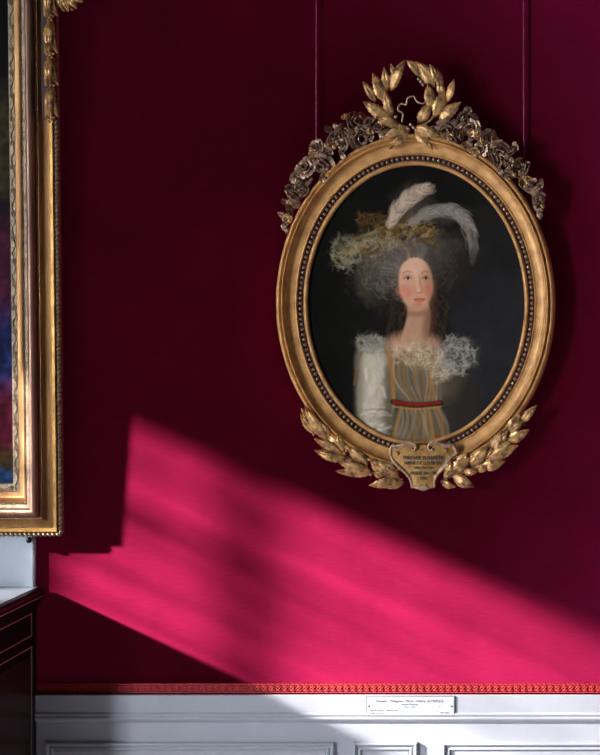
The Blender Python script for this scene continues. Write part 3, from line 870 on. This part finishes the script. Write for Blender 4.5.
sideL = [(391, 453, 18), (393.5, 459.5, 19), (399, 465.5, 19.5), (405, 471, 19.5), (410, 477, 19), (412, 482.5, 18.5), (412.5, 487, 17)]
sideR = [(458, 451.5, 18), (451, 457, 19), (448, 461, 19.5), (444, 467, 19.5), (438, 473.5, 19), (435, 479, 18.5), (434.5, 486.5, 17)]
for l_ in (left, right, sideL, sideR):
    polytube(b, OV, l_, 1.5, 7)
    polytube(b, OV, [(x + (2.2 if x < 423.5 else -2.2) * (0.9 if l_ in (sideL, sideR) else 0), y + (2.2 if l_ in (left, right) else 0), h - .3) for x, y, h in l_[:8]], 0.8, 6)
polytube(b, OV, [(412.5, 486.5, 17), (418, 487, 18.5), (423.5, 489, 19), (429, 487, 18.5), (434.5, 486, 17)], 1.2, 6)
b.build('scroll_border', M['gold_rim'], cart, angle=80)
b = MB()
for q in [(398, 452.5, 20), (446.5, 449.5, 20)]: b = MB(); b.ell(OV.p(*q), (2.2 * s_ov,) * 3, 10, 6); b.build('boss', M['gold_leaf'], cart, angle=80)
b = MB()
for k in range(-2, 3):
    leaf(b, OV, (423, 484), (423 + k * 3.2, 489.5 - abs(k) * .8), 2.4, 19, 19.5, 1, nu=7)
b.build('shell_tip', M['gold_rim'], cart, angle=80)
for body, px_, py_, fit, hh, sh in (('MADAME ELISABETH', 424, 457, 40, 4.6, .1), ('SŒUR DE LOUIS XVI', 424, 462.2, 38, 4.4, 0),
                         ('NÉE EN 1764', 424.5, 467, 19, 3, 0), ('MORTE EN 1794', 424, 472.5, 26, 4.2, 0), ('1782', 424, 477.5, 7, 3, 0)):
    p = OV.p(px_, py_, 20.7)
    text_obj('lettering', body, hh * s_ov * 1.15, M['ink'], cart, p, fit=fit * s_ov, depth=.3 * s_ov)

# ------------------------------------------------------------------ hanging rods
for nm, px_, lab in (('l', 316.5, 'thin crimson picture rod running up from the left garland of the oval frame'),
                     ('r', 524.0, 'thin crimson picture rod running up from the right garland of the oval frame')):
    d_ = 0.02
    X = cx_w + (px_ - VPX) * S * (1 - d_ / DIST)
    r_ = empty('picture_rod', (X, -d_, PZ(190)))
    b = MB(); b.tube([(0, 0, 0), (0, 0, ZC - PZ(190) - .03)], .0045, 10); b.build('rod', M['cord'], r_)
    b = MB(); b.tube([(0, .018, ZC - PZ(190) - .06), (0, -.006, ZC - PZ(190) - .06), (0, -.008, ZC - PZ(190) - .03)], .006, 8); b.build('rail_hook', M['iron'], r_)
    tag(r_, lab, 'picture rod', 'rods carrying the oval portrait')

# ------------------------------------------------------------------ large painting on the left
DB = 0.10; s_b = S * (1 - DB / DIST)
KXB, KH = 0.93, 0.80
FW, FH = 440, 660               # outer size in px units
TB = math.radians(1.6)
BF = FS(s_b, 0, 0)
# root at the lower right corner of the frame
X = cx_w + (63.3 - VPX) * S * (1 - .05 / DIST); Z = cz_w - (535.5 - VPY) * S * (1 - .05 / DIST)
bf = empty('framed_painting', (X, -0.026, Z), (TB, 0, 0))
tag(bf, 'large rectangular gilt framed painting cut off by the left edge, with rope edged moulding', 'framed painting')
def bsweep(mb, prof):
    """t = distance from the inner (sight) edge; total 52 px"""
    vs = []
    for (t, h) in prof:
        q = 52 - t; r = q * KXB
        for (x, z) in ((-FW + r, q), (-r, q), (-r, FH - q), (-FW + r, FH - q)):
            vs.append((x * s_b, -h * KH * s_b, z * s_b))
    n = len(prof)
    mb.add(vs, [(i*4+k, i*4+(k+1) % 4, (i+1)*4+(k+1) % 4, (i+1)*4+k) for i in range(n-1) for k in range(4)])
def arc(c, r, a0, a1, n=8): return [(c[0] + r[0] * math.cos(a0 + (a1-a0)*i/n), c[1] + r[1] * math.sin(a0 + (a1-a0)*i/n)) for i in range(n+1)]
b = MB(); bsweep(b, [(-1.5, 6), (-1, 10), (0, 11), (5.6, 12), (6.4, 13.6), (6.9, 13)]); b.build('carved_inner_band', M['gold_pale'], bf, angle=40)
b = MB(); bsweep(b, [(6.6, 10)] + arc((6.8, 22.5), (9.5, 9), -PI/2, -0.05, 8) + [(16.5, 23.4), (16.6, 21.5), (18.6, 21.5)]); b.build('inner_hollow', M['gold_lft'], bf, angle=40)
b = MB(); bsweep(b, [(18.4, 20), (18.6, 24), (19.5, 24.6), (22, 25.4), (22.3, 24.5)]); b.build('cream_fillet', M['gold_pale'], bf, angle=40)
b = MB(); bsweep(b, [(22.1, 20)] + arc((26.4, 24), (4.3, 6), PI, 0, 12) + [(30.7, 20), (33, 20)]); b.build('round_moulding', M['bole'], bf, angle=50)
b = MB(); bsweep(b, [(32.8, 16), (33, 20.5), (33.6, 20.5)] + arc((43.5, 20.5), (9.9, 8.5), PI, PI/2 * 3, 8) + [(43.6, 12)]); b.build('outer_hollow', M['gold_lft'], bf, angle=40)
b = MB(); bsweep(b, [(43.2, 10), (43.3, 14.5), (44, 15.4), (47, 15.4), (47.5, 14.4), (47.8, 10), (50.6, 9), (50.6, 0), (0, 0)]); b.build('outer_fillet', M['gold_brt'], bf, angle=40)
def along(t, sp, fn):
    q = 52 - t; r = q * KXB
    L1, L2 = FW - 2*r, FH - 2*q
    for (x0, z0, dx, dz_, L) in ((-FW+r, q, 1, 0, L1), (-r, q, 0, 1, L2), (-r, FH-q, -1, 0, L1), (-FW+r, FH-q, 0, -1, L2)):
        n = int(L / sp)
        for i in range(n): fn(x0 + dx*L*(i+.5)/n, z0 + dz_*L*(i+.5)/n, dx, dz_, i)
b = MB()
along(17.5, 2.6, lambda x, z, dx, dz_, i: b.ell((x*s_b, -22.8*KH*s_b, z*s_b), (1.05*s_b,)*3, 6, 4))
along(31.9, 2.0, lambda x, z, dx, dz_, i: b.ell((x*s_b, -21*KH*s_b, z*s_b), (.85*s_b,)*3, 5, 3))
b.build('beading', M['gold_bead'], bf, angle=80)
b = MB()
def ropef(x, z, dx, dz_, i):
    ang = math.atan2(dz_, dx) - .55
    Mx = Matrix.Rotation(-ang, 3, 'Y')
    b.ell((x*s_b, -10.5*KH*s_b, z*s_b), (3.3*s_b, 3.2*s_b, 1.9*s_b), 8, 5, Mx)
along(50.2, 4.6, ropef)
b.build('rope_edge', M['gold_pale'], bf, angle=80)
b = MB()
def scr(x, z, dx, dz_, i):
    if i % 2 == 0:
        pts = [(x + dx*(-9+18*k/20) - dz_*1.6*math.sin(2*PI*k/20), z + dz_*(-9+18*k/20) + dx*1.6*math.sin(2*PI*k/20)) for k in range(21)]
        b.tube([(p[0]*s_b, -12.4*KH*s_b, p[1]*s_b) for p in pts], .55*s_b, 5)
    else:
        for rr in (2.0, 1.0):
            b.tube([((x+rr*math.cos(a*PI/6))*s_b, -12.5*KH*s_b, (z+rr*1.3*math.sin(a*PI/6))*s_b) for a in range(12)], .45*s_b, 5, closed=True)
along(3.1, 11.5, scr)
b.build('scroll_carving', M['gold_pale'], bf, angle=80)
# canvas of the left painting (only its right margin shows)
nx_, ny_ = 110, 280
yy, xx = np.mgrid[0:ny_, 0:nx_] / np.array([ny_, nx_])[:, None, None]
im2 = np.zeros((ny_, nx_, 3)); r2 = np.random.default_rng(5)
def vnoise(k1, k2, seed):
    r = np.random.default_rng(seed); g = r.random((k1 + 2, k2 + 2)); a = yy * k1; c = xx * k2
    i0 = a.astype(int); j0 = c.astype(int); fy = a - i0; fx = c - j0
    return (g[i0, j0]*(1-fx)+g[i0, j0+1]*fx)*(1-fy) + (g[i0+1, j0]*(1-fx)+g[i0+1, j0+1]*fx)*fy
nz1 = vnoise(60, 50, 1); nz2 = vnoise(22, 12, 2); nz3 = vnoise(140, 100, 3)
# heights in photo px: canvas top at local z = FH-52 -> py ~ 535-(z)
pyv = 535 - (FH - 50) + yy * (FH - 100)
stops = [(-80, (10, 9, 8)), (70, (12, 12, 14)), (110, (52, 44, 26)), (190, (62, 52, 34)), (205, (22, 18, 24)), (235, (70, 18, 44)), (300, (74, 22, 52)),
         (330, (24, 34, 76)), (360, (28, 38, 80)), (390, (88, 20, 44)), (440, (84, 18, 40)), (452, (60, 44, 22)), (466, (60, 46, 26)), (474, (36, 66, 104)), (490, (30, 52, 84))]
for ch in range(3):
    im2[..., ch] = np.interp(pyv + 26 * (nz2 - .5), [s_[0] for s_ in stops], [lin(s_[1])[ch] for s_ in stops])
im2 *= (0.35 + 1.3 * nz1 * nz3 * 2)[..., None]
painted_canvas('canvas', im2, np.linspace(-FW + 49, -49, nx_) * s_b, np.linspace(FH - 49, 49, ny_) * s_b, bf, -6.5 * s_b, 0.9)
b = MB(); b.box((-FW+52)*s_b, -52*s_b, -6*s_b, -2*s_b, 52*s_b, (FH-52)*s_b); b.build('stretcher', M['wood_floor'], bf, smooth=False)
# husk drop on the upright: local px helper from photo px
kx = S * (1 - .13 / DIST)
def LB(px, py, h):  # photo pixel to frame-local coordinates
    return ((px - 62.3) + 0.0) * s_b - 0, -h * s_b, (535.5 - py) * s_b
class FB:
    s = s_b
    @staticmethod
    def p(px, py, h): return ((px - 57.0) * s_b, -h * s_b, (535.5 - py) * s_b * 1.0)
FBi = FB()
b = MB(); b.tube([FBi.p(54, 118, 17), FBi.p(54, 60, 18), FBi.p(55, 0, 18), FBi.p(55, -60, 18)], 1.8 * s_b, 8)
drop = b.build('husk_drop', M['gold_leaf'], bf, angle=70)
b = MB()
p0 = FBi.p(43.5, 117.5, 15.2); p1 = FBi.p(57.5, -90, 12)
b.box(p0[0], p1[0], p0[1], p1[1], p0[2], p1[2]); b.build('dark_ground_strip', M['channel'], bf, smooth=False)
for (yt, yb_) in ((-45, -20), (-12, 16), (22, 53), (57, 84), (87, 116)):
    for (dx0, dx1, w_, hh) in ((-4, -6.5, 7, 19), (0, -1, 8, 24), (4, 6.5, 7.5, 20)):
        k = MB(); leaf(k, FBi, (54 + dx0 * .5, yt), (54 + dx1, yb_), w_, hh - 4, hh - 3, 4.5, 0, .1, 13, dx1 * .35, 1.2)
        k.build('husk_leaf', M['gold_leaf'], drop, angle=70)
    for q in ((51, yb_ + 1), (54, yb_ + 2.5), (57.5, yb_ + 1), (56, yb_ + 5), (52.5, yb_ + 5)):
        k = MB(); k.ell(FBi.p(q[0], q[1], 20), (1.5 * s_b,) * 3, 7, 5); k.build('berry', M['gold_leaf'], drop, angle=80)
b = MB(); polytube(b, FBi, [(54, -30, 18), (64, -12, 18), (73, -2, 17), (80, 4, 15)], 1.8); cf = b.build('corner_foliage', M['gold_lft'], bf, angle=70)
for i, (x0, y0, x1, y1, w_) in enumerate([(62, -10, 66, 10, 7), (66, -8, 72, 12, 7), (70, -6, 80, 9, 7), (74, -6, 86, 3, 7), (64, -18, 80, -14, 9), (60, -20, 62, 4, 7), (72, -14, 88, -8, 8), (60, -30, 76, -34, 9)]):
    k = MB(); leaf(k, FBi, (x0, y0), (x1, y1), w_, 16, 18, 3, 0, .2, 11, 0, 1.0); k.build('foliage_leaf', M['gold_leaf'], cf, angle=70)
for q in ((64, 6), (68, 11), (72, 8), (76, 10), (79, 6), (83, 2), (70, 4)):
    k = MB(); k.ell(FBi.p(q[0], q[1], 19), (1.8 * s_b,) * 3, 7, 5); k.build('berry', M['gold_leaf'], cf, angle=80)

# support knob under the frame
kb = empty('support_knob', (PX(33.5), -0.022, PZ(538)))
b = MB(); b.tube([(0, 0, 0), (0, -.018, .004)], .0045, 8); b.build('pin', M['iron'], kb)
b = MB(); b.ell((0, -.022, -.002), (.0115, .0105, .0115), 12, 8); b.build('ball', M['iron'], kb)
b = MB(); b.tube([(.0, -.02, 0), (.018, -.022, .004), (.032, -.018, .012)], .004, 8); b.build('catch', M['iron'], kb)
tag(kb, 'small black iron knob on the pale casing just under the large gilt frame', 'support knob')

# ------------------------------------------------------------------ cabinet
def Xd(px, d): return cx_w + (px - VPX) * S * (1 - d / DIST)
XC = PX(38.9)                   # side face of the carcase
CD = 0.50                       # depth
CW = 1.10
ZT = PZ(586)
YB = -0.024
cab = empty('cabinet', (XC - CW / 2, YB, 0))
tag(cab, 'black ebony cabinet with brass beaded panels and grey marble top, beneath the large painting', 'cabinet')
ox = XC - CW / 2
def lx(x): return x - ox
b = MB()
hx = CW / 2
b.box(-hx, hx, -CD, 0, .06, ZT - .075)
b.box(-hx - .012, hx + .004, -CD - .012, -.02, 0, .08)
b.build('carcase', M['ebony'], cab, smooth=False)
# cornice: stepped moulding round front and side
cp = [(0, -.085), (.004, -.075), (.010, -.068), (.012, -.060), (.020, -.050), (.027, -.038), (.030, -.028), (.032, -.018), (.029, -.012), (.022, -.008), (.018, -.003), (.008, 0), (-.012, -.002)]
b = MB(); vs = []
for (o_, z_) in cp:
    for (x, y) in ((-hx - o_, 0), (-hx - o_, -CD - o_), (hx + o_, -CD - o_), (hx + o_, 0)): vs.append((x, y, ZT + z_))
n = len(cp); fs_ = [(i*4+k, i*4+k+1, (i+1)*4+k+1, (i+1)*4+k) for i in range(n-1) for k in range(3)]
fs_ += [tuple(i*4 for i in range(n)), tuple(i*4+3 for i in reversed(range(n)))]
b.add(vs, fs_); b.build('cornice', M['ebony'], cab, angle=25)
b = MB(); b.tube([(-hx - .031, -.004, ZT - .03), (-hx - .031, -CD - .031, ZT - .03), (hx + .031, -CD - .031, ZT - .03), (hx + .031, -.004, ZT - .03)], .002, 6); b.build('cornice_highlight', M['plate_edge'], cab)  # pale tube standing in for light reflected along the polished cornice edge
b = MB(); b.box(-hx + .0, hx + .006, -CD + .0, 0, ZT - .02, ZT - .001 + .003); b.build('marble_top', M['marble'], cab, smooth=False)
# side panel with brass outlines
def side_outline(mb, d0, d1, z0, z1, beads=True):
    x = hx + .0015
    for (p, q) in (((d0, z1), (d1, z1)), ((d0, z0), (d1, z0)), ((d1, z0), (d1, z1))):
        mb.tube([(x, -p[0], p[1]), (x, -q[0], q[1])], .0022, 6)
    n = int((z1 - z0) / .0085)
    for i in range(n + 1):
        mb.ell((x, -d0, z0 + (z1 - z0) * i / n), (.0034, .0034, .0036), 6, 4)
dR = 0.050
zp = lambda py: PZ(py) + (PZ(345) - PZ(py)) * (0.045 / DIST) * 0
b = MB(); side_outline(b, dR, CD - .05, PZ(631.5), PZ(609.8)); b.build('brass_frieze_line', M['brass'], cab, angle=70)
b = MB(); b.box(hx - .002, hx + .001, -CD + .06, -dR - .012, .2, PZ(651)); b.build('side_panel', M['lacquer'], cab, smooth=False)
b = MB(); side_outline(b, dR, CD - .05, .17, PZ(642.5)); b.build('brass_panel_line', M['brass'], cab, angle=70)
# front: two doors with beaded outline and knobs, frieze drawer
yf = -CD
b = MB(); b.box(-hx + .03, hx - .03, yf - .01, yf, PZ(632), PZ(610)); fr = b.build('frieze_drawer', M['lacquer'], cab, smooth=False)
b = MB(); b.ell((0, yf - .02, PZ(621)), (.012,) * 3, 10, 6); b.build('knob', M['brass'], fr)
for sx in (-1, 1):
    x0, x1 = (-hx + .03, -.005) if sx < 0 else (.005, hx - .03)
    b = MB(); b.box(x0, x1, yf - .012, yf, .12, PZ(640)); dr = b.build('door', M['lacquer'], cab, smooth=False)
    b = MB(); z0, z1 = .17, PZ(652)
    b.tube([(x0 + .05, yf - .014, z0), (x1 - .05, yf - .014, z0), (x1 - .05, yf - .014, z1), (x0 + .05, yf - .014, z1)], .003, 6, closed=True)
    b.build('brass_line', M['brass'], dr)
    b = MB(); b.ell((-.03 * -sx * -1, yf - .025, .55), (.012,) * 3, 10, 6); b.build('knob', M['brass'], dr)

# ------------------------------------------------------------------ picture label on the chair rail
DL = .040
lx0, lx1 = Xd(366, DL), Xd(454.5, DL); lz1 = cz_w - (696.2 - VPY) * S * (1 - DL/DIST); lz0 = cz_w - (716.2 - VPY) * S * (1 - DL/DIST)
lb = empty('picture_label', ((lx0 + lx1) / 2, -.032, (lz0 + lz1) / 2))
tag(lb, 'small silvery engraved name plate fixed on the white chair rail below the oval portrait', 'picture label')
hw, hh = (lx1 - lx0) / 2, (lz1 - lz0) / 2
b = MB(); b.box(-hw, hw, -.0048, -.0005, -hh, hh); b.build('backing', M['plate_edge'], lb, smooth=False)
b = MB(); b.box(-hw + .004, hw - .003, -.0056, -.0048, -hh + .004, hh - .003); pl = b.build('plate', M['plate'], lb, smooth=False)
yl = -.0059
def lt(body, px_, py_, fit, size, al='CENTER'):
    x = Xd(px_, DL) - (lx0 + lx1) / 2; z = cz_w - (py_ - VPY) * S * (1 - DL/DIST) - (lz0 + lz1) / 2
    text_obj('lettering', body, size * S, M['ink'], pl, (x, yl, z), fit=fit * S, depth=.0002)
lt('Élisabeth - Philippine - Marie - Hélène, de FRANCE', 409.5, 701.3, 67, 3.4)
lt('(Madame Élisabeth)', 409.5, 704.8, 16, 2.2)
lt('1764 - 1794', 409.5, 707.4, 11, 2.0)
lt('Élisabeth VIGÉE LE BRUN 1782', 383.5, 710.8, 28, 2.2)
lt('Huile sur toile', 377, 713.3, 15, 2.0)
lt('MV 7332', 444.5, 713.1, 8, 2.2)
b = MB()
for px_, py_, r_ in ((368.9, 706.3, .9), (451.6, 706.4, .9), (376.8, 706.6, .5), (439.6, 706.8, .5)):
    x = Xd(px_, DL) - (lx0 + lx1) / 2; z = cz_w - (py_ - VPY) * S * (1 - DL/DIST) - (lz0 + lz1) / 2
    b.ell((x, -.0059, z), (r_ * S, r_ * S * .5, r_ * S), 10, 6)
b.build('screw', M['iron'], pl)
